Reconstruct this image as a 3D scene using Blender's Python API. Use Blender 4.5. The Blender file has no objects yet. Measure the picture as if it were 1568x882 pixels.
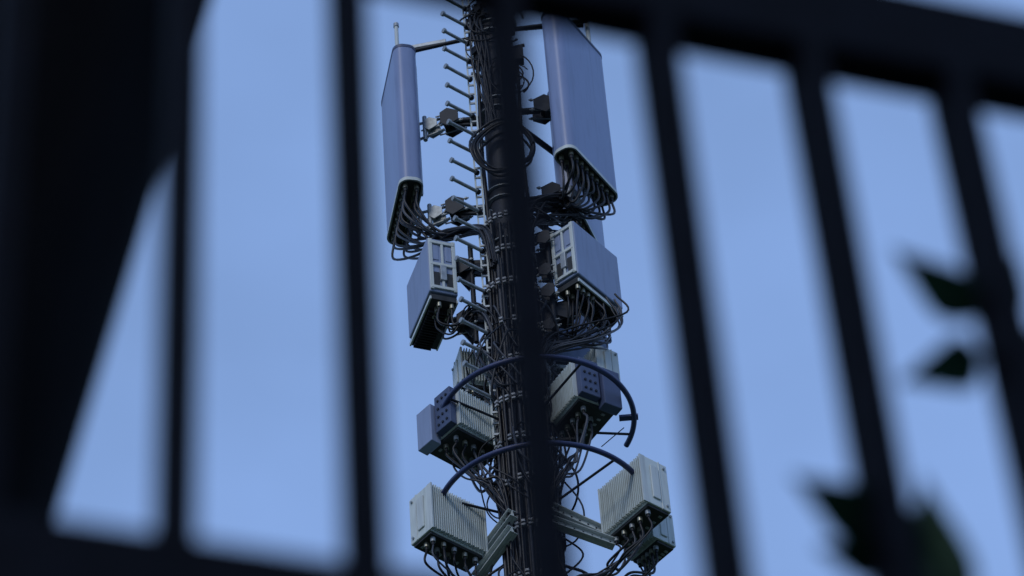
import bpy, math, random
from mathutils import Vector, Matrix
random.seed(7)
R=random.uniform
sc=bpy.context.scene
Z0=20.0
def V(x,y,h): return Vector((x,y,Z0+h))

# ---------------------------------------------------------------- materials
def mat(name,col,rough=0.6,metal=0.0,var=0.15,scale=6.0,bump=0.0,stretch=(1,1,1),spec=0.5,dirt=0.0):
    m=bpy.data.materials.new(name); m.use_nodes=True
    nt=m.node_tree; n=nt.nodes; l=nt.links
    b=n['Principled BSDF']; b.inputs['Roughness'].default_value=rough
    b.inputs['Metallic'].default_value=metal
    b.inputs['Specular IOR Level'].default_value=spec
    tc=n.new('ShaderNodeTexCoord'); mp=n.new('ShaderNodeMapping'); mp.inputs['Scale'].default_value=stretch
    l.new(tc.outputs['Object'],mp.inputs['Vector'])
    no=n.new('ShaderNodeTexNoise'); no.inputs['Scale'].default_value=scale; no.inputs['Detail'].default_value=6
    l.new(mp.outputs['Vector'],no.inputs['Vector'])
    cr=n.new('ShaderNodeValToRGB')
    cr.color_ramp.elements[0].position=0.3; cr.color_ramp.elements[1].position=0.7
    c0=[c*(1-var) for c in col]; c1=[min(1,c*(1+var)) for c in col]
    cr.color_ramp.elements[0].color=(*c0,1); cr.color_ramp.elements[1].color=(*c1,1)
    l.new(no.outputs['Fac'],cr.inputs['Fac'])
    out=cr.outputs['Color']
    if dirt>0:
        mp2=n.new('ShaderNodeMapping'); mp2.inputs['Scale'].default_value=(9,9,0.9)
        l.new(tc.outputs['Object'],mp2.inputs['Vector'])
        n2=n.new('ShaderNodeTexNoise'); n2.inputs['Scale'].default_value=3; n2.inputs['Detail'].default_value=8
        l.new(mp2.outputs['Vector'],n2.inputs['Vector'])
        r2=n.new('ShaderNodeValToRGB'); r2.color_ramp.elements[0].position=0.5; r2.color_ramp.elements[1].position=0.72
        r2.color_ramp.elements[0].color=(0,0,0,1); r2.color_ramp.elements[1].color=(dirt,dirt,dirt,1)
        l.new(n2.outputs['Fac'],r2.inputs['Fac'])
        mx=n.new('ShaderNodeMixRGB'); l.new(r2.outputs['Color'],mx.inputs['Fac'])
        l.new(out,mx.inputs['Color1']); mx.inputs['Color2'].default_value=(col[0]*.4,col[1]*.4,col[2]*.38,1)
        out=mx.outputs['Color']
    l.new(out,b.inputs['Base Color'])
    if bump>0:
        bp=n.new('ShaderNodeBump'); bp.inputs['Strength'].default_value=bump; bp.inputs['Distance'].default_value=0.02
        l.new(no.outputs['Fac'],bp.inputs['Height']); l.new(bp.outputs['Normal'],b.inputs['Normal'])
    return m
M={}
M['radome']=mat('radome_grey_blue',(.20,.255,.43),.34,var=.05,scale=2,dirt=.25)
M['rrublue']=mat('radio_blue_grey',(.23,.29,.44),.5,var=.05,scale=3,dirt=.25)
M['white']=mat('painted_aluminium',(.58,.64,.62),.55,var=.06,scale=5,dirt=.3)
M['frame']=mat('pale_frame',(.54,.59,.58),.5,var=.05,dirt=.3)
M['navy']=mat('navy_cover',(.05,.07,.14),.5,var=.1)
M['ring']=mat('navy_tube_paint',(.025,.038,.12),.45,var=.15,scale=12)
M['dark']=mat('dark_steel',(.020,.023,.03),.55,metal=.2,var=.3,scale=15,spec=.3)
M['bottom']=mat('dark_underside',(.03,.033,.036),.6,var=.3,scale=20,spec=.3)
M['galv']=mat('galvanised_steel',(.31,.34,.36),.5,metal=.4,var=.25,scale=25)
M['cable']=mat('black_cable',(.009,.010,.014),.42,var=.3,scale=10,spec=.35)
M['cablegrey']=mat('grey_cable',(.055,.06,.075),.45,var=.3,scale=10,spec=.4)
M['clip']=mat('cable_clip',(.40,.41,.43),.5,var=.4,scale=30)
M['pole']=mat('pole_steel',(.05,.055,.07),.5,metal=.2,var=.2,scale=8,dirt=.3,spec=.3)
M['brass']=mat('connector_metal',(.34,.34,.28),.4,metal=.6,var=.2,scale=30)
M['fence']=mat('fence_paint',(.0022,.0032,.0065),.7,var=.3,scale=30,bump=.1,spec=.07)
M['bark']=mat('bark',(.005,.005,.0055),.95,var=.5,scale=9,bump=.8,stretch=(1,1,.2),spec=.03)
M['leaf']=mat('leaf_green',(.028,.075,.035),.5,var=.4,scale=8)
M['leaf2']=mat('vine_leaf',(.004,.026,.013),.6,var=.3,scale=30,spec=.12)
M['grass']=mat('grass_ground',(.05,.075,.03),.95,var=.5,scale=1.5,bump=.5)
M['conc']=mat('concrete',(.28,.27,.25),.9,var=.2,scale=5,bump=.3)
M['asph']=mat('asphalt',(.05,.05,.052),.9,var=.25,scale=12,bump=.3)

# ---------------------------------------------------------------- builder
class MB:
    def __init__(s): s.v=[];s.f=[];s.m=[];s.sm=[];s.names=[]
    def mi(s,k):
        if k not in s.names: s.names.append(k)
        return s.names.index(k)
    def add(s,vs,fs,k,smooth=False):
        o=len(s.v); s.v+= [tuple(v) for v in vs]; i=s.mi(k)
        for f in fs: s.f.append([a+o for a in f]); s.m.append(i); s.sm.append(smooth)
    def box(s,M4,c,sz,k):
        c=Vector(c); hx,hy,hz=[a/2 for a in sz]
        vs=[M4@(c+Vector((x*hx,y*hy,z*hz))) for x in(-1,1) for y in(-1,1) for z in(-1,1)]
        fs=[(0,1,3,2),(4,6,7,5),(0,4,5,1),(2,3,7,6),(0,2,6,4),(1,5,7,3)]
        s.add(vs,fs,k)
    def tube(s,pts,r,k,n=7,cap=True):
        pts=[Vector(p) for p in pts]; N=len(pts)
        rr=r if isinstance(r,(list,tuple)) else [r]*N
        t=(pts[1]-pts[0]).normalized()
        a=Vector((0,0,1)) if abs(t.z)<.9 else Vector((1,0,0))
        u=t.cross(a).normalized(); vs=[]
        for i,p in enumerate(pts):
            t=(pts[min(i+1,N-1)]-pts[max(i-1,0)]).normalized()
            u=(u-t*u.dot(t)).normalized(); w=t.cross(u)
            for j in range(n):
                an=2*math.pi*j/n; vs.append(p+(u*math.cos(an)+w*math.sin(an))*rr[i])
        fs=[(i*n+j,i*n+(j+1)%n,(i+1)*n+(j+1)%n,(i+1)*n+j) for i in range(N-1) for j in range(n)]
        s.add(vs,fs,k,True)
        if cap:
            s.add(vs[:n],[tuple(range(n))[::-1]],k); s.add(vs[-n:],[tuple(range(n))],k)
    def cyl(s,a,b,r,k,n=14): s.tube([a,b],r,k,n)
    def prism(s,prof,z0,z1,M4,k,caps=True,kcap=None,smooth=True):
        n=len(prof); vs=[M4@Vector((x,y,z)) for z in(z0,z1) for x,y in prof]
        s.add(vs,[(i,(i+1)%n,n+(i+1)%n,n+i) for i in range(n)],k,smooth)
        if caps:
            s.add(vs[:n],[tuple(range(n))[::-1]],kcap or k); s.add(vs[n:],[tuple(range(n))],kcap or k)
    def obj(s,name,parent=None,bevel=0):
        me=bpy.data.meshes.new(name); me.from_pydata(s.v,[],s.f)
        for k in s.names: me.materials.append(M[k])
        me.polygons.foreach_set('material_index',s.m); me.polygons.foreach_set('use_smooth',s.sm)
        me.update(); o=bpy.data.objects.new(name,me); sc.collection.objects.link(o)
        if parent: o.parent=parent
        if bevel:
            b=o.modifiers.new('bevel','BEVEL'); b.width=bevel; b.segments=2; b.limit_method='ANGLE'; b.angle_limit=math.radians(60)
        return o
def empty(name):
    e=bpy.data.objects.new(name,None); sc.collection.objects.link(e); return e
def frame(x,y,h,wx,wy):
    X=Vector((wx,wy,0)).normalized(); Zv=Vector((0,0,1)); Y=Zv.cross(X)
    return Matrix(((X.x,Y.x,0,x),(X.y,Y.y,0,y),(0,0,1,Z0+h),(0,0,0,1)))
def rrect(L,t,r,n=6):
    p=[]
    for cx,cy,a0 in((L/2-r,t/2-r,0),(-L/2+r,t/2-r,90),(-L/2+r,-t/2+r,180),(L/2-r,-t/2+r,270)):
        for i in range(n+1):
            a=math.radians(a0+90*i/n); p.append((cx+r*math.cos(a),cy+r*math.sin(a)))
    return p
def spline(P,seg=7):
    P=[Vector(p) for p in P]; P=[P[0]*2-P[1]]+P+[P[-1]*2-P[-2]]; out=[]
    for i in range(1,len(P)-2):
        a,b,c,d=P[i-1:i+3]
        for j in range(seg):
            t=j/seg
            out.append(.5*((2*b)+(c-a)*t+(2*a-5*b+4*c-d)*t*t+(3*b-a-3*c+d)*t**3))
    out.append(P[-2]); return out
def jit(v,a): return Vector(v)+Vector((R(-a,a),R(-a,a),R(-a,a)))

# ---------------------------------------------------------------- panel antennas
def antenna(name,x,y,hb,wx,wy,G,H=1.6,cables=True,front=1):
    e=empty(name); F=frame(x,y,hb,wx,wy); L,t=.72,.19
    b=MB()
    b.prism(rrect(L,t,.075),.0,H,F,'radome')
    b.prism(rrect(L+.006,t+.006,.078),H-.02,H+.012,F,'navy')
    for s in(-1,1): b.box(F,(s*.16,-front*(t/2+.012),H/2),(.03,.03,H*.96),'galv')
    b.obj('radome',e)
    b=MB()
    po=rrect(L+.008,t+.008,.079); pi=rrect(L-.02,t-.02,.066); n=len(po)
    for z0,z1 in((-.022,.012),):
        b.prism(po,z0,z1,F,'frame',caps=False)
        vs=[F@Vector((a,c,z0)) for a,c in po]+[F@Vector((a,c,z0)) for a,c in pi]
        b.add(vs,[(i,n+i,n+(i+1)%n,(i+1)%n) for i in range(n)],'galv')
        b.prism(pi,z0,-.002,F,'bottom',caps=False)
    b.add([F@Vector((a,c,-.003)) for a,c in pi],[tuple(range(n))[::-1]],'bottom')
    con=[]
    for i in range(9):
        for j in(-1,1):
            cx=-.29+.58*i/8; cy=j*.045
            p=F@Vector((cx,cy,-.003)); q=F@Vector((cx,cy,-.05))
            b.cyl(p,q,.021,'brass',10); b.cyl(q,F@Vector((cx,cy,-.085)),.015,'dark',8)
            con.append(F@Vector((cx,cy,-.08)))
    b.obj('end_cap',e)
    if cables:
        b=MB()
        for i,c in enumerate(con):
            d=.08+.10*R(.5,1.2)
            g1,g2,g3=[jit(g,.035) for g in G]
            mid=(c+g1)/2; mid.z=min(c.z-d*1.5,g1.z+.10)-R(.0,.1)
            b.tube(spline([c,c+Vector((0,0,-d)),mid,g1,g2,g3]),.0105,'cable' if R(0,1)<.85 else 'cablegrey',6)
        b.obj('jumper_cables',e)
    return e
antenna('panel_antenna',-.80,.21,1.17,-.24,.97,[V(-.46,.02,.66),V(-.19,-.13,.52),V(-.12,-.16,.1)],front=1)
antenna('panel_antenna',.655,-0.03,1.16,.51,.86,[V(.42,-.1,.86),V(.16,-.17,.70),V(.10,-.17,.2)],H=1.66,front=-1)
antenna('panel_antenna',.60,.66,1.15,.30,.95,[V(.42,.3,.84),V(.12,.17,.6),V(.1,.17,.2)],H=1.45,front=-1)

# ---------------------------------------------------------------- radio units, smooth (upper row)
def radio(name,x,y,hb,wx,wy,endsign,G,H=.64):
    e=empty(name); F=frame(x,y,hb,wx,wy); L,t=.55,.23
    b=MB()
    b.box(F,(0,0,H/2+.03),(L,t,H-.06),'rrublue')
    b.obj('housing',e,bevel=.012)
    b=MB()
    xe=-L/2
    for (cy,cz,sy,szz) in((-t/2+.022,H/2+.03,.03,H-.09),(t/2-.022,H/2+.03,.03,H-.09),(0,H/2+.03,.02,H-.14)):
        b.box(F,(xe-.008,cy,cz),(.016,sy,szz),'frame')
    for cz in(.10,H*.5+.03,H-.05): b.box(F,(xe-.0095,0,cz),(.019,t-.03,.03),'frame')
    b.box(F,(xe-.012,0,H*.40),(.03,.05,.16),'galv')
    for s in(-1,1):
        b.box(F,(xe-.003,s*.052,H*.30),(.008,.05,.16),'bottom'); b.box(F,(xe-.003,s*.052,H*.76),(.008,.05,.16),'rrublue')
    b.obj('handle_frame',e,bevel=.004)
    b=MB()
    b.box(F,(0,0,.012),(L-.02,t-.02,.05),'bottom')
    for i in range(15): b.box(F,(-L/2+.12+.4*i/14,0.02,-.03),(.008,t-.09,.045),'dark')
    b.box(F,(0,-t/2+.008,-.005),(L-.01,.012,.03),'frame'); b.box(F,(0,t/2-.008,-.005),(L-.01,.012,.03),'frame')
    con=[]
    for i in range(7):
        px=-L/2+.04+.06*(i%4); py=-.07+.05*(i//4)*2
        p=F@Vector((px,py,-.01)); q=F@Vector((px,py,-.06)); b.cyl(p,q,.019,'brass',10); con.append(q)
    b.obj('underside',e)
    b=MB()
    for c in con:
        d=R(.07,.16); g=[jit(q,.04) for q in G]
        b.tube(spline([c,c+Vector((R(-.02,.02),R(-.02,.02),-d)),(c+g[0])/2+Vector((0,0,-R(.08,.22)))]+g),R(.007,.010),'cable' if R(0,1)<.8 else 'cablegrey',6)
    b.obj('jumper_cables',e)
    return e
radio('remote_radio_unit',-.62,.18,-.13,-.36,.93,1,[V(-.30,-.06,-.22),V(-.18,-.14,-.45),V(-.15,-.15,-.9)])
radio('remote_radio_unit',.585,.11,-.13,.60,.80,1,[V(.38,.05,-.5),V(.2,-.12,-.75),V(.14,-.16,-1.1)])
radio('remote_radio_unit',.42,.78,-.25,.97,.24,1,[V(.3,.3,-.6),V(.14,.17,-.8),V(.1,.17,-1.2)])

# ---------------------------------------------------------------- ribbed radio units
def ribbed(name,x,y,hb,wx,wy,L,t,H,G,ncab=8,navy=0,nr=22,sag=.25,cs=1):
    e=empty(name); F=frame(x,y,hb,wx,wy)
    b=MB(); b.box(F,(0,.015,H/2),(L,t-.03,H),'white')
    b.box(F,(0,t*.18,H/2),(L+.012,.012,H+.008),'frame')
    for s in(-1,1):
        b.box(F,(s*(L/2+.006),-.01,H*.5),(.012,t*.3,H*.7),'frame')
        for z in(.1,.9): b.cyl(F@Vector((s*(L/2),t*.36,H*z)),F@Vector((s*(L/2+.012),t*.36,H*z)),.010,'galv',8)
    b.obj('housing',e,bevel=.008)
    b=MB()
    for i in range(nr):
        px=-L/2+.012+(L-.024)*i/(nr-1)
        b.box(F,(px,-t/2+.012,H/2+.004),(.0065,.040,H-.01-(.012 if i%2 else 0)),'white')
    b.box(F,(-L/2+.006,-t/2+.012,H/2),(.012,.046,H),'frame'); b.box(F,(L/2-.006,-t/2+.012,H/2),(.012,.046,H),'frame')
    b.obj('cooling_fins',e)
    b=MB()
    b.box(F,(0,.01,-.008),(L-.03,t-.05,.03),'bottom')
    for i in range(6): b.box(F,(-L/2+.06+(L-.12)*i/5,t*.25,-.02),(.02,.03,.02),'galv')
    con=[]
    for i in range(ncab):
        px=-L/2+.06+(L-.12)*(i%5)/4; py=-t*.22+(i//5)*t*.3
        p=F@Vector((px,py,-.01)); q=F@Vector((px,py,-.06)); b.cyl(p,q,.02,'brass' if i%2 else 'galv',10)
        b.cyl(q,F@Vector((px,py,-.085)),.013,'dark',8); con.append(F@Vector((px,py,-.08)))
    b.obj('underside',e,bevel=.003)
    if navy:
        b=MB(); s=navy
        b.box(F,(s*(L/2+.03),-t*.22,H/2),(.06,t*.46,H*.98),'navy')
        b.box(F,(s*(L/2+.045),t*.25,H/2-.06),(.09,t*.42,H*1.0),'rrublue' if s<0 else 'navy')
        for i in range(3):
            for j in range(4):
                c=F@Vector((s*(L/2+.06),-t*.34+t*.12*i,H*.16+H*.22*j)); c2=F@Vector((s*(L/2+.068),-t*.34+t*.12*i,H*.16+H*.22*j))
                b.cyl(c,c2,.011,'dark',8)
        b.obj('side_cover',e,bevel=.006)
    b=MB()
    for c in con:
        g=[jit(q,.05) for q in G]; d=R(.06,.14)
        m=(c+g[0])/2+Vector((R(-.06,.06),R(-.06,.06),-R(.2,.9)*sag))
        b.tube(spline([c,c+Vector((R(-.02,.02),R(-.02,.02),-d)),m]+g),R(.007,.011),'cable' if R(0,1)<.8 else 'cablegrey',6)
    b.obj('jumper_cables',e)
    return e
# middle row
ribbed('ribbed_radio_unit',-.43,-.02,-1.65,.72,.69,.45,.38,.36,[V(-.22,-.2,-2.2),V(-.15,-.17,-2.6),V(-.14,-.15,-3.1)],9,navy=-1)
ribbed('ribbed_radio_unit',.43,-.07,-1.50,.56,-.83,.42,.36,.36,[V(.25,-.2,-2.1),V(.16,-.17,-2.5),V(.13,-.15,-3.1)],9,navy=1)
ribbed('ribbed_radio_unit',-.33,.42,-.68,.95,.3,.30,.25,.34,[V(-.2,.2,-1.1),V(-.12,.17,-1.5),V(-.1,.17,-2.)],4,nr=14)
ribbed('ribbed_radio_unit',.60,.34,-.84,.6,-.8,.28,.20,.34,[V(.3,.2,-1.3),V(.15,.15,-1.7),V(.13,.15,-2.)],6,nr=14)
# lower row
ribbed('ribbed_radio_unit',-.59,-.14,-2.70,.74,.67,.50,.24,.42,[V(-.45,.05,-3.0),V(-.25,-.1,-3.12),V(-.13,-.15,-3.3)],8,nr=26,sag=.16)
ribbed('ribbed_radio_unit',.75,-.19,-2.65,.66,-.75,.47,.24,.44,[V(.5,-.1,-3.0),V(.3,-.15,-3.1),V(.14,-.15,-3.4)],8,nr=24,sag=.16)
ribbed('ribbed_radio_unit',.845,.12,-2.66,.66,-.75,.30,.20,.30,[V(.6,.05,-3.0),V(.3,.1,-3.2),V(.14,.1,-3.4)],6,nr=16,sag=.16)

# ---------------------------------------------------------------- mast
mast=empty('telecom_mast')
b=MB()
b.tube([(0,0,.3),(0,0,Z0-4),(0,0,Z0+1),(0,0,Z0+3.9)],[.30,.17,.125,.105],'pole',28)
b.tube([(0,0,Z0+3.9),(0,0,Z0+3.93)],[.12,.12],'galv',28)
b.cyl((0,0,Z0+3.93),(0,0,Z0+4.9),.012,'galv',8)
b.cyl((0,0,.28),(0,0,.33),.5,'galv',28)
for i in range(10):
    a=math.tau*i/10; b.cyl((.42*math.cos(a),.42*math.sin(a),.33),(.42*math.cos(a),.42*math.sin(a),.42),.02,'galv',8)
b.obj('pole',mast)
b=MB(); b.box(Matrix.Identity(4),(0,0,.15),(1.6,1.6,.3),'conc'); b.obj('foundation',mast,bevel=.02)
b=MB()
for h in(2.95,2.0,.95,.35,-.3,-1.2,-1.95,-2.75,-3.2):
    r=.135 if h>.5 else .15
    b.cyl(V(0,0,h-.05),V(0,0,h+.05),r,'dark',24); b.cyl(V(0,0,h+.052),V(0,0,h+.062),r+.02,'galv',24); b.cyl(V(0,0,h-.062),V(0,0,h-.052),r+.02,'galv',24)
b.obj('collars',mast)
# feeder bundle
b=MB(); NC=30
for i in range(NC):
    a=math.tau*i/NC; rr=.178
    top=R(.55,.95) if i%2 else R(.2,.7)
    if i%6==0: top=2.6
    pts=[]; z=-Z0+.35
    h=z
    while h<top:
        base=rr if h>-6 else rr+(-6-h)*.012
        w=.009*math.sin(h*3.1+i*2.3)
        pts.append(Vector(((base+w)*math.cos(a+w*1.5),(base+w)*math.sin(a+w*1.5),Z0+h)))
        h+=(1.2 if h<-4 else .17)
    b.tube(pts,.0155,'cable' if i%4 else 'cablegrey',7)
for i in range(22):
    a=math.tau*i/22+.1; rr=.212; pts=[]; h=-6; top=R(-.6,.2) if i%2 else R(-1.4,-.5)
    while h<top:
        w=.010*math.sin(h*2.3+i*1.7)
        pts.append(Vector(((rr+w)*math.cos(a+w*2),(rr+w)*math.sin(a+w*2),Z0+h))); h+=.17
    b.tube(pts,.0125,'cable' if i%4 else 'cablegrey',6)
b.obj('feeder_cables',mast)
b=MB()
for k,h in enumerate([.62,.24,-.15,-.55,-.93,-1.32,-1.72,-2.15,-2.6,-3.05,-3.5]+[-4.5-1.0*i for i in range(14)]):
    rr=.200 if h>-.1 else .230
    rr = rr if h>-6 else .220+(-6-h)*.012
    n=28
    for i in range(n):
        a=math.tau*i/n
        if R(0,1)<.12: continue
        F=Matrix.Translation(V(rr*math.cos(a),rr*math.sin(a),h+R(-.008,.008)+.02*math.cos(a+k)))@Matrix.Rotation(a,4,'Z')
        b.box(F,(0,0,.018),(.022,.028,.020),'clip'); b.box(F,(0,0,-.017),(.020,.030,.017),'clip')
    pts=[V((rr-.006)*math.cos(math.tau*i/24),(rr-.006)*math.sin(math.tau*i/24),h+.02*math.cos(math.tau*i/24+k)) for i in range(25)]
    b.tube(pts,.007,'dark',6)
b.obj('cable_clamps',mast,bevel=.002)
# climbing rail and pegs
b=MB()
for ox in(-.015,.035):
    b.box(Matrix.Identity(4),(-.205+ox,-.10-ox*.4,Z0+1.0),(.014,.02,5.4),'frame')
h=-1.6
while h<3.6:
    b.box(Matrix.Identity(4),(-.195,-.104,Z0+h),(.05,.012,.02),'galv'); h+=.11
for h in(3.2,2.4,1.6,.8): b.cyl(V(-.19,-.1,h),V(-.05,-.03,h),.014,'galv',8)
b.obj('climbing_rail',mast,bevel=.002)
b=MB(); h=-1.25
while h<3.3:
    dx=R(-.008,.008)
    p=V(-.19,-.11,h); q=V(-.385+dx,-.275,h+R(-.006,.006))
    b.cyl(p,q,.0145,'galv',10); b.cyl(q,q+(q-p).normalized()*.02,.023,'galv',12); b.cyl(p+(q-p)*.02,p+(q-p)*.12,.022,'dark',8)
    h+=.222
b.obj('step_pegs',mast)
# mounting arms
def arm(b,p,q,r=.03,k='dark'): b.cyl(p,q,r,k,14)
b=MB()
def clamp(b,c,d,s=.1,k='dark'):
    X=Vector(d).normalized(); F=frame(0,0,0,X.x,X.y); F.translation=Vector(c)
    for sy in(-1,1):
        prof=[(-.55,-.45),(.15,-.75),(.55,-.35),(.55,.5),(.1,.75),(-.55,.3)]
        y0=sy*s*.5
        vs=[F@Vector((a*s,y0-.005,z*s)) for a,z in prof]+[F@Vector((a*s,y0+.005,z*s)) for a,z in prof]
        m=6; b.add(vs,[tuple(range(m)),tuple(range(m,2*m))[::-1]]+[(i,m+i,m+(i+1)%m,(i+1)%m) for i in range(m)],k)
    b.box(F,(.1*s,0,s*.1),(s*.3,s*.95,.016),k); b.box(F,(s*.3,0,-s*.3),(s*.25,s*.95,.03),k)
    for sy in(-1,1):
        for z in(.42,-.42):
            b.cyl(F@Vector((-s*.8,sy*s*.35,s*z)),F@Vector((s*.85,sy*s*.35,s*z)),.007,'galv',6)
            b.cyl(F@Vector((-s*.7,sy*s*.35,s*z)),F@Vector((-s*.58,sy*s*.35,s*z)),.014,'galv',6)
for h in(2.02,.98):
    arm(b,V(-.08,0,h-.06),V(-.36,.07,h),.026)
    arm(b,V(-.08,0,h-.14),V(-.36,.07,h-.04),.016)
    clamp(b,V(-.38,.09,h+.02),(-.95,.25,0),.14)
    clamp(b,V(-.54,.14,h+.03),(-.95,.25,0),.10,'galv')
    b.cyl(V(-.44,.1,h+.09),V(-.72,.18,h+.11),.012,'galv',8); b.cyl(V(-.44,.1,h-.05),V(-.72,.18,h-.09),.012,'galv',8)
    b.cyl(V(-.44,.1,h+.09),V(-.60,.15,h-.10),.009,'galv',8); b.cyl(V(-.60,.12,h-.14),V(-.60,.12,h+.14),.018,'galv',8)
    b.box(frame(-.69,.2,h,-.24,.97),(0,0,0),(.14,.02,.20),'galv')
    arm(b,V(.08,0,h-.02),V(.34,.02,h),.028)
    clamp(b,V(.36,.03,h+.02),(.95,.1,0),.14)
    clamp(b,V(.47,.05,h+.02),(.95,.0,0),.08,'galv')
    b.box(frame(.555,.05,h,.49,.87),(0,0,0),(.14,.02,.20),'galv')
    arm(b,V(.05,.05,h),V(.52,.60,h),.026)
b.obj('antenna_brackets',mast,bevel=.002)
b=MB()
arm(b,V(-.10,0,2.97),V(-.74,.12,2.97),.018,'dark')
b.box(Matrix.Translation(V(-.55,.10,3.02))@Matrix.Rotation(math.radians(-8),4,'Z'),(0,0,0),(.34,.04,.04),'galv')
b.cyl(V(-.80,.30,3.05),V(-.80,.30,3.52),.018,'frame',10); b.cyl(V(-.80,.30,3.52),V(-.80,.30,3.56),.024,'galv',10)
b.cyl(V(-.70,.2,1.1),V(-.70,.2,3.05),.02,'galv',12)
arm(b,V(.10,0,3.02),V(.80,.05,3.12),.020,'dark'); arm(b,V(.10,.05,3.07),V(.74,.2,3.25),.013,'dark')
b.box(Matrix.Translation(V(.62,.10,3.14)),(0,0,0),(.3,.04,.05),'dark')
b.cyl(V(.80,.12,2.7),V(.80,.12,3.25),.02,'frame',10)
for a0,h in((0.6,2.55),(2.6,2.75),(4.2,3.1),(5.4,2.3),(3.4,3.05),(3.9,2.62),(5.9,3.0)):
    F=Matrix.Translation(V(.15*math.cos(a0),.15*math.sin(a0),h))@Matrix.Rotation(a0,4,'Z')
    b.box(F,(0,0,0),(.08,.1,.16),'dark'); b.box(F,(.05,0,.02),(.03,.06,.08),'dark')
b.box(Matrix.Translation(V(.20,-.06,2.62)),(0,0,0),(.09,.08,.16),'dark')
b.cyl(V(.1,-.05,2.72),V(.26,-.08,2.72),.015,'dark',8)
b.obj('head_frame',mast,bevel=.003)
# lower arms + plates
b=MB()
def plate(b,pts,th,k):
    pts=[Vector(p) for p in pts]; n=(pts[1]-pts[0]).cross(pts[2]-pts[0]).normalized()*th/2; m=len(pts)
    vs=[p+n for p in pts]+[p-n for p in pts]
    b.add(vs,[tuple(range(m)),tuple(range(m,2*m))[::-1]]+[(i,m+i,m+(i+1)%m,(i+1)%m) for i in range(m)],k)
for h in(.30,-.28):
    for yy in(.02,.10):
        plate(b,[V(-.12,yy,h+.04),V(-.36,yy+.08,h+.14),V(-.50,yy+.08,h+.10),V(-.40,yy+.08,h+.0),V(-.33,yy+.04,h-.16),V(-.28,yy,h-.04),V(-.12,yy,h-.06)],.012,'dark')
        plate(b,[V(.12,yy,h+.06),V(.50,yy,h+.14),V(.50,yy,h+.02),V(.30,yy,h-.12),V(.12,yy,h-.06)],.012,'dark')
    clamp(b,V(-.36,.08,h+.02),(-.95,.25,0),.12); clamp(b,V(.38,.06,h),(.95,.1,0),.12)
    clamp(b,V(.28,-.06,h+.12),(.95,-.2,0),.10); clamp(b,V(.27,-.08,h-.25),(.95,-.2,0),.09)
    b.cyl(V(-.1,.06,h-.02),V(-.5,.12,h+.1),.02,'dark',10)
b.cyl(V(.30,-.04,-.6),V(.30,-.04,.6),.022,'dark',12); b.cyl(V(-.30,.05,-.5),V(-.30,.05,.55),.02,'dark',12)
for sx,cx,cy in((-1,-.40,.05),(1,.42,.0)):
    for h in(-1.32,-1.62):
        b.cyl(V(sx*.1,0,h),V(cx,cy,h),.025,'dark',10)
def channel(b,p,q,w,hh,k):
    p=Vector(p);q=Vector(q); d=(q-p); L=d.length; X=d.normalized(); Zv=Vector((0,0,1)); Y=Zv.cross(X).normalized(); Zn=X.cross(Y)
    F=Matrix(((X.x,Y.x,Zn.x,p.x),(X.y,Y.y,Zn.y,p.y),(X.z,Y.z,Zn.z,p.z),(0,0,0,1)))
    b.box(F,(L/2,0,0),(L,.008,hh),k)
    for s in(-1,1):
        b.box(F,(L/2,w/2+.0045,s*hh/2),(L,w,.008),k); b.box(F,(L/2,-w/2-.0045,s*hh/2),(L,w,.008),k)
    n=int(L/.06)
    for i in range(n):
        b.box(F,(.03+i*L/n,-.006,0),(.012,.006,hh*.35),'dark'); b.box(F,(.03+i*L/n,.006,0),(.012,.006,hh*.35),'dark')
channel(b,V(-.12,-.25,-2.50),V(-.40,.10,-2.62),.03,.07,'frame')
channel(b,V(-.13,-.26,-2.66),V(-.42,.08,-2.80),.03,.07,'frame')
channel(b,V(.15,-.22,-2.46),V(.60,.0,-2.60),.03,.07,'frame')
channel(b,V(.15,-.24,-2.60),V(.58,-.08,-2.72),.03,.06,'frame')
b.obj('equipment_arms',mast,bevel=.002)
# navy ring rails
b=MB()
def ring(cx,h,Rr,a0,a1,r=.021):
    pts=[V(cx+Rr*math.cos(math.radians(a0+(a1-a0)*i/60)),Rr*math.sin(math.radians(a0+(a1-a0)*i/60)),h) for i in range(61)]
    b.tube(pts,r,'ring',12)
ring(.10,-1.44,.72,-165,25); ring(.09,-2.32,.76,-175,35)
ring(.05,-3.25,.85,20,170)
for a,h,Rr in((-150,-1.44,.72),(-60,-1.44,.72),(15,-1.44,.72),(-160,-2.32,.76),(-45,-2.32,.76),(25,-2.32,.76)):
    c=V(.1+Rr*math.cos(math.radians(a)),Rr*math.sin(math.radians(a)),h); b.cyl(V(.0,0,h-.04),c,.010,'dark',8)
F=Matrix.Translation(V(.78,.0,-1.44)); b.box(F,(0,0,0),(.14,.05,.02),'ring')
b.tube(spline([V(.82,.10,-2.40),V(.84,.22,-2.56),V(.78,.30,-2.72),V(.62,.36,-2.95),V(.4,.3,-3.2)]),.022,'ring',10)
b.obj('ring_rails',mast)
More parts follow.
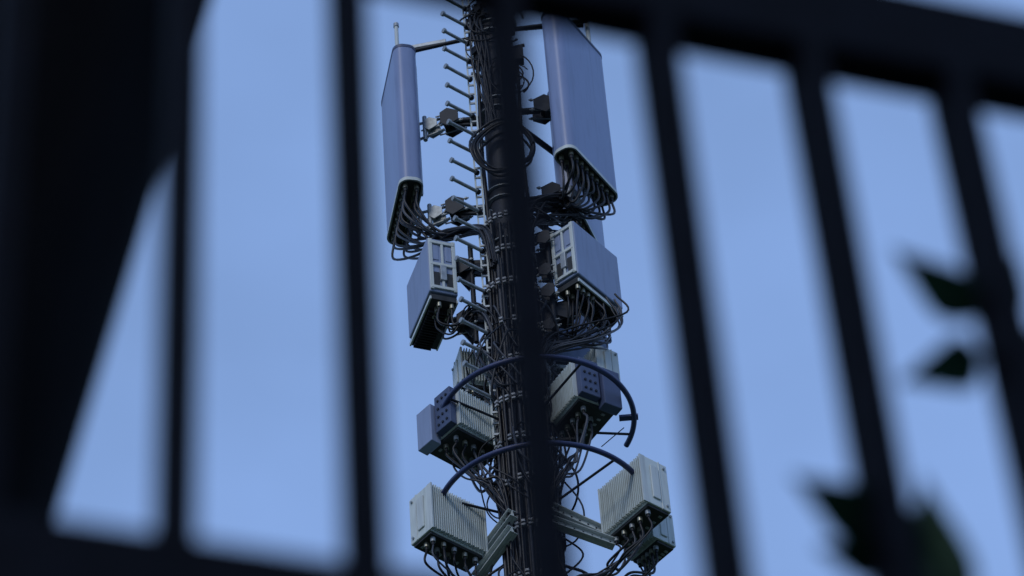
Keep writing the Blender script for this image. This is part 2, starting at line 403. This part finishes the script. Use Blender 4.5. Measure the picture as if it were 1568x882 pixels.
# loose cable loops
b=MB()
for i in range(6):
    Rr=.225+R(-.02,.03); cx=.02+R(-.02,.02); hz=1.36+R(-.04,.04); y0=-.17-.02*i
    pts=[V(cx+Rr*math.cos(math.tau*j/30),y0+.02*math.sin(j*.7),hz+Rr*1.15*math.sin(math.tau*j/30)) for j in range(31)]
    b.tube(pts,.0105,'cable',7)
for i in range(16):
    cx=R(-.12,.18);hz=R(2.1,3.1);Rx=R(.1,.2);Rz=R(.12,.25);a0=R(0,6);y0=R(-.2,-.1)
    b.tube([V(cx+Rx*math.cos(a0+5*j/20),y0,hz+Rz*math.sin(a0+5*j/20)) for j in range(21)],R(.005,.009),'cable',5)
for i in range(8):
    p=[V(-.1+R(-.08,.05),-.14,3.2),V(-.12+R(-.08,.08),-.17,2.8+R(-.1,.1)),V(-.08+R(-.08,.05),-.15,2.3+R(-.1,.1)),V(-.05+R(-.05,.05),-.15,1.7)]
    b.tube(spline(p),.009,'cable',6)
for i in range(64):
    a=R(math.pi,math.tau) if R(0,1)<.8 else R(0,math.pi)
    h=random.choice([R(-.5,-1.1),R(-1.7,-2.4),R(-1.9,-2.5),R(-2.7,-3.5),R(-2.8,-3.5)]); s=random.choice((-1,1))
    r0=.2; r1=R(.25,.42)
    p=[V(r0*math.cos(a),r0*math.sin(a),h+R(.15,.4)),V(r1*math.cos(a+.3*s),r1*math.sin(a+.3*s)*.8,h+R(0,.2)),V(r1*.9*math.cos(a+.8*s),r1*.7*math.sin(a+.8*s),h-R(.1,.3)),V(r0*math.cos(a+1.1*s),r0*math.sin(a+1.1*s),h-R(.2,.5))]
    b.tube(spline(p),R(.006,.012),'cable' if R(0,1)<.8 else 'cablegrey',6)
b.cyl(V(.55,-.3,-1.98),V(.72,-.45,-1.95),.004,'cable',5)
for i in range(24):
    p=[V(.5+R(-.05,.1),.05+R(-.1,.1),.80+R(-.1,.15)),V(.35,-.05+R(-.08,.08),.70+R(-.1,.15)),V(.18,-.17,.6+R(-.2,.15)),V(.14,-.18,R(-.1,.2))]
    b.tube(spline(p),.0095,'cable',6)
for i in range(18):
    x0=.6+R(-.1,.2); y0=.15+R(-.2,.2)
    b.tube(spline([V(x0,y0,-.18),V(x0+R(-.03,.08),y0,-.38+R(-.05,.05)),V(.50+R(-.1,.14),R(-.1,.1),-.62+R(-.1,.1)),V(.22,-.14,-.85+R(-.1,.2)),V(.16,-.17,-1.3)]),.008,'cable' if R(0,1)<.7 else 'cablegrey',6)
b.obj('loose_cables',mast)

# ---------------------------------------------------------------- steel fence in the foreground
FO=Vector((0,-18.4+1.5415,3.1415)); th=math.radians(20)
FM=Matrix.Translation((FO.x,FO.y,0))@Matrix.Rotation(th,4,'Z')
fz=FO.z
fence=empty('steel_fence')
b=MB()
for k in range(-26,34):
    t=.0095+.1135*k
    b.box(FM,(t,0,(fz+.290+.10)/2),(.0175,.040,fz+.290-.10),'fence')
b.obj('pickets',fence)
b=MB()
b.box(FM,(.4,.002,fz+.290+.042),(6.9,.036,.084),'fence'); b.box(FM,(.4,.0,fz-.270-.035),(6.9,.044,.070),'fence'); b.box(FM,(.4,0,.16),(6.9,.046,.05),'fence')
b.obj('rails',fence,bevel=.004)
b=MB()
for t in(-3.05,3.85):
    b.box(FM,(t,0,(fz+.5)/2),(.12,.12,fz+.5),'fence'); b.box(FM,(t,0,fz+.52),(.15,.15,.03),'fence')
b.obj('posts',fence,bevel=.004)
b=MB(); b.box(FM,(.4,0,.04),(7.2,.25,.12),'conc'); b.obj('plinth',fence,bevel=.01)

# ---------------------------------------------------------------- climbing plant on the fence
vine=empty('climbing_plant')
def FP(t,g,n=.0): return FM@Vector((t,n,fz+g))
def leaf(b,base,tip,w,nrm,k,curl=.08):
    base=Vector(base);tip=Vector(tip);d=tip-base;L=d.length;X=d.normalized();Y=Vector(nrm).cross(X).normalized();N=X.cross(Y)
    prof=[(0,.05),(.12,.6),(.25,.95),(.36,1.0),(.5,.84),(.62,.64),(.75,.42),(.88,.2),(1,.01)]
    vs=[];fs=[]
    for i,(s,ww) in enumerate(prof):
        c=base+X*L*s+N*(-curl*L*s*s)
        vs+=[c+Y*ww*w/2+N*w*.12*ww,c,c-Y*ww*w/2+N*w*.12*ww]
    for i in range(len(prof)-1):
        a=i*3; fs+=[(a,a+1,a+4,a+3),(a+1,a+2,a+5,a+4)]
    b.add(vs,fs,k,True)
b=MB(); vd=Vector((-.1,-.70,-.70))
LV=[((.346,.072,.02),(.278,.104,.0),.036),((.341,.034,.02),(.270,-.022,.0),.038),((.245,-.142,.02),(.177,-.126,.0),.038),
((.242,-.166,.02),(.188,-.184,.0),.032),((.285,-.215,.02),(.273,-.088,.01),.038),((.262,-.205,.02),(.243,-.104,.01),.055),
((.250,-.22,.02),(.266,-.118,.0),.045),((.365,.03,.02),(.400,.062,.0),.030),((.36,.07,.02),(.376,.125,.0),.03),((.250,-.150,.02),(.285,-.19,.0),.03)]
for bs,tp,w in LV: leaf(b,FP(bs[0],bs[1],bs[2]),FP(tp[0],tp[1],tp[2]),w,vd,'leaf2')
for i in range(150):
    t=.25+R(-.12,.22); g=R(-2.4,-.28); a=R(0,math.tau); L=R(.035,.06); n0=R(-.01,.05)
    leaf(b,FP(t,g,n0),FP(t+L*math.cos(a),g+L*math.sin(a),n0+R(-.02,.02)),L*.5,vd,'leaf2')
b.obj('leaves',vine)
b=MB()
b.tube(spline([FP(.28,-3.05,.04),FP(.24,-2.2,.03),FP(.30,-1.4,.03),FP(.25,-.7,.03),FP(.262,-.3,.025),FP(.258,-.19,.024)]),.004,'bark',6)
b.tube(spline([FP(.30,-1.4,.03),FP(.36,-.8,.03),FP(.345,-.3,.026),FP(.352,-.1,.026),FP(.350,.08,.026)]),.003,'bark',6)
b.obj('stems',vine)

# ---------------------------------------------------------------- leaning tree
tree=empty('leaning_tree')
cy=-18.4+2.0
b=MB()
def tx(z): return -.585+.2*(z-3.395) if z>2.7 else -.724+.2*(z-2.7)+.04*(2.7-z)**2*.5
tp=[(tx(z)+.0,cy,z) for z in(0,.15,.6,1.2,2,2.7,3.4,4.0,4.8,5.6,6.4)]
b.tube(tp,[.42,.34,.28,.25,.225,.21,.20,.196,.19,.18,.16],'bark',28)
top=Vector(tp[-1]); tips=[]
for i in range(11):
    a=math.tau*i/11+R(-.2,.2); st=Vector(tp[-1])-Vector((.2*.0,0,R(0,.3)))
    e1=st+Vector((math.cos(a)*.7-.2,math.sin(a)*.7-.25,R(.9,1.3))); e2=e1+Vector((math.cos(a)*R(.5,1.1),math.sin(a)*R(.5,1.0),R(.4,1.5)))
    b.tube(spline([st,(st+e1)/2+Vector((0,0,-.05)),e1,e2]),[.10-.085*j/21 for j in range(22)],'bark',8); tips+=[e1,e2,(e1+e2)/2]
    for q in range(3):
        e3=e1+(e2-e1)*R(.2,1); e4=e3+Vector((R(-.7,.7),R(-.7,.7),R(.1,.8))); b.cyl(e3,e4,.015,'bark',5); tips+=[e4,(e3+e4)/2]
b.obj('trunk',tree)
b=MB()
for c in tips:
    for q in range(110):
        p=c+Vector((random.gauss(0,.28),random.gauss(0,.28),random.gauss(.1,.22)))
        if p.z<1.6+1.28*max(0,p.y+18.4)+.3: continue
        d=Vector((R(-1,1),R(-1,1),R(-1,.5))).normalized()*R(.05,.09); s=d.cross(Vector((R(-1,1),R(-1,1),R(-1,1)))).normalized()*.022
        b.add([p,p+d*.5+s,p+d,p+d*.5-s],[(0,1,2,3)],'leaf')
b.obj('crown',tree)

# ---------------------------------------------------------------- ground
def sheet(name,x0,x1,y0,y1,z,k,hname=None):
    b=MB(); b.add([(x0,y0,z),(x1,y0,z),(x1,y1,z),(x0,y1,z)],[(0,1,2,3)],k); return b.obj(name)
sheet('ground',-3000,3000,-3000,3000,0,'grass')
b=MB(); b.box(Matrix.Identity(4),(0,-19.2,.06),(60,2.6,.12),'conc'); b.obj('pavement',bevel=.02)
sheet('road',-60,60,-27.5,-20.6,.006,'asph')
b=MB()
for i in range(14): b.add([(-56+8*i,-24.1,.011),(-53+8*i,-24.1,.011),(-53+8*i,-23.95,.011),(-56+8*i,-23.95,.011)],[(0,1,2,3)],'white')
b.obj('road_marking')

# ---------------------------------------------------------------- sky and sun
w=bpy.data.worlds.new('World'); sc.world=w; w.use_nodes=True
nt=w.node_tree; n=nt.nodes; l=nt.links
bg=n['Background']; sk=n.new('ShaderNodeTexSky'); sk.sky_type='NISHITA'; sk.sun_disc=False
EL,AZ=math.radians(34),math.radians(200)
sk.sun_elevation=EL; sk.sun_rotation=AZ; sk.air_density=1.3; sk.dust_density=1.5; sk.ozone_density=3.0
tc=n.new('ShaderNodeTexCoord'); no=n.new('ShaderNodeTexNoise'); no.inputs['Scale'].default_value=6; no.inputs['Detail'].default_value=4; no.inputs['Roughness'].default_value=.45
mp=n.new('ShaderNodeMapping'); mp.inputs['Scale'].default_value=(1,1,1.6)
l.new(tc.outputs['Generated'],mp.inputs['Vector']); l.new(mp.outputs['Vector'],no.inputs['Vector'])
cr=n.new('ShaderNodeValToRGB'); cr.color_ramp.elements[0].position=.35; cr.color_ramp.elements[1].position=.68
cr.color_ramp.elements[0].color=(.68,.68,.68,1); cr.color_ramp.elements[1].color=(.95,.95,.95,1)
l.new(no.outputs['Fac'],cr.inputs['Fac'])
mx=n.new('ShaderNodeMixRGB'); l.new(cr.outputs['Color'],mx.inputs['Fac']); l.new(sk.outputs['Color'],mx.inputs['Color1']); mx.inputs['Color2'].default_value=(2.6,4.25,8.2,1)
l.new(mx.outputs['Color'],bg.inputs['Color']); bg.inputs['Strength'].default_value=.10
sd=bpy.data.lights.new('sun','SUN'); sd.energy=.85; sd.angle=math.radians(14); sd.color=(1,.98,.94)
so=bpy.data.objects.new('sun',sd); sc.collection.objects.link(so)
dirv=Vector((math.sin(AZ)*math.cos(EL),math.cos(AZ)*math.cos(EL),math.sin(EL)))
so.rotation_euler=dirv.to_track_quat('Z','Y').to_euler(); so.location=(0,-10,30)

# ---------------------------------------------------------------- camera
cd=bpy.data.cameras.new('camera'); co=bpy.data.objects.new('camera',cd); sc.collection.objects.link(co); sc.camera=co
cd.sensor_width=36; cd.lens=5200/1568*36; cd.clip_end=10000; cd.clip_start=.05
r=.08; Fw=Vector((0,math.sqrt(.5),math.sqrt(.5))); R0=Vector((1,0,0)); U0=Vector((0,-math.sqrt(.5),math.sqrt(.5)))
Rv=R0*math.cos(r)-U0*math.sin(r); Uv=U0*math.cos(r)+R0*math.sin(r)
m=Matrix((( Rv.x,Uv.x,-Fw.x,0),(Rv.y,Uv.y,-Fw.y,-18.4),(Rv.z,Uv.z,-Fw.z,1.6),(0,0,0,1)))
co.matrix_world=m
cd.dof.use_dof=True; cd.dof.focus_distance=24.0; cd.dof.aperture_fstop=cd.lens/1000/.0255
sc.view_settings.view_transform='Standard'; sc.view_settings.look='None'; sc.view_settings.exposure=0
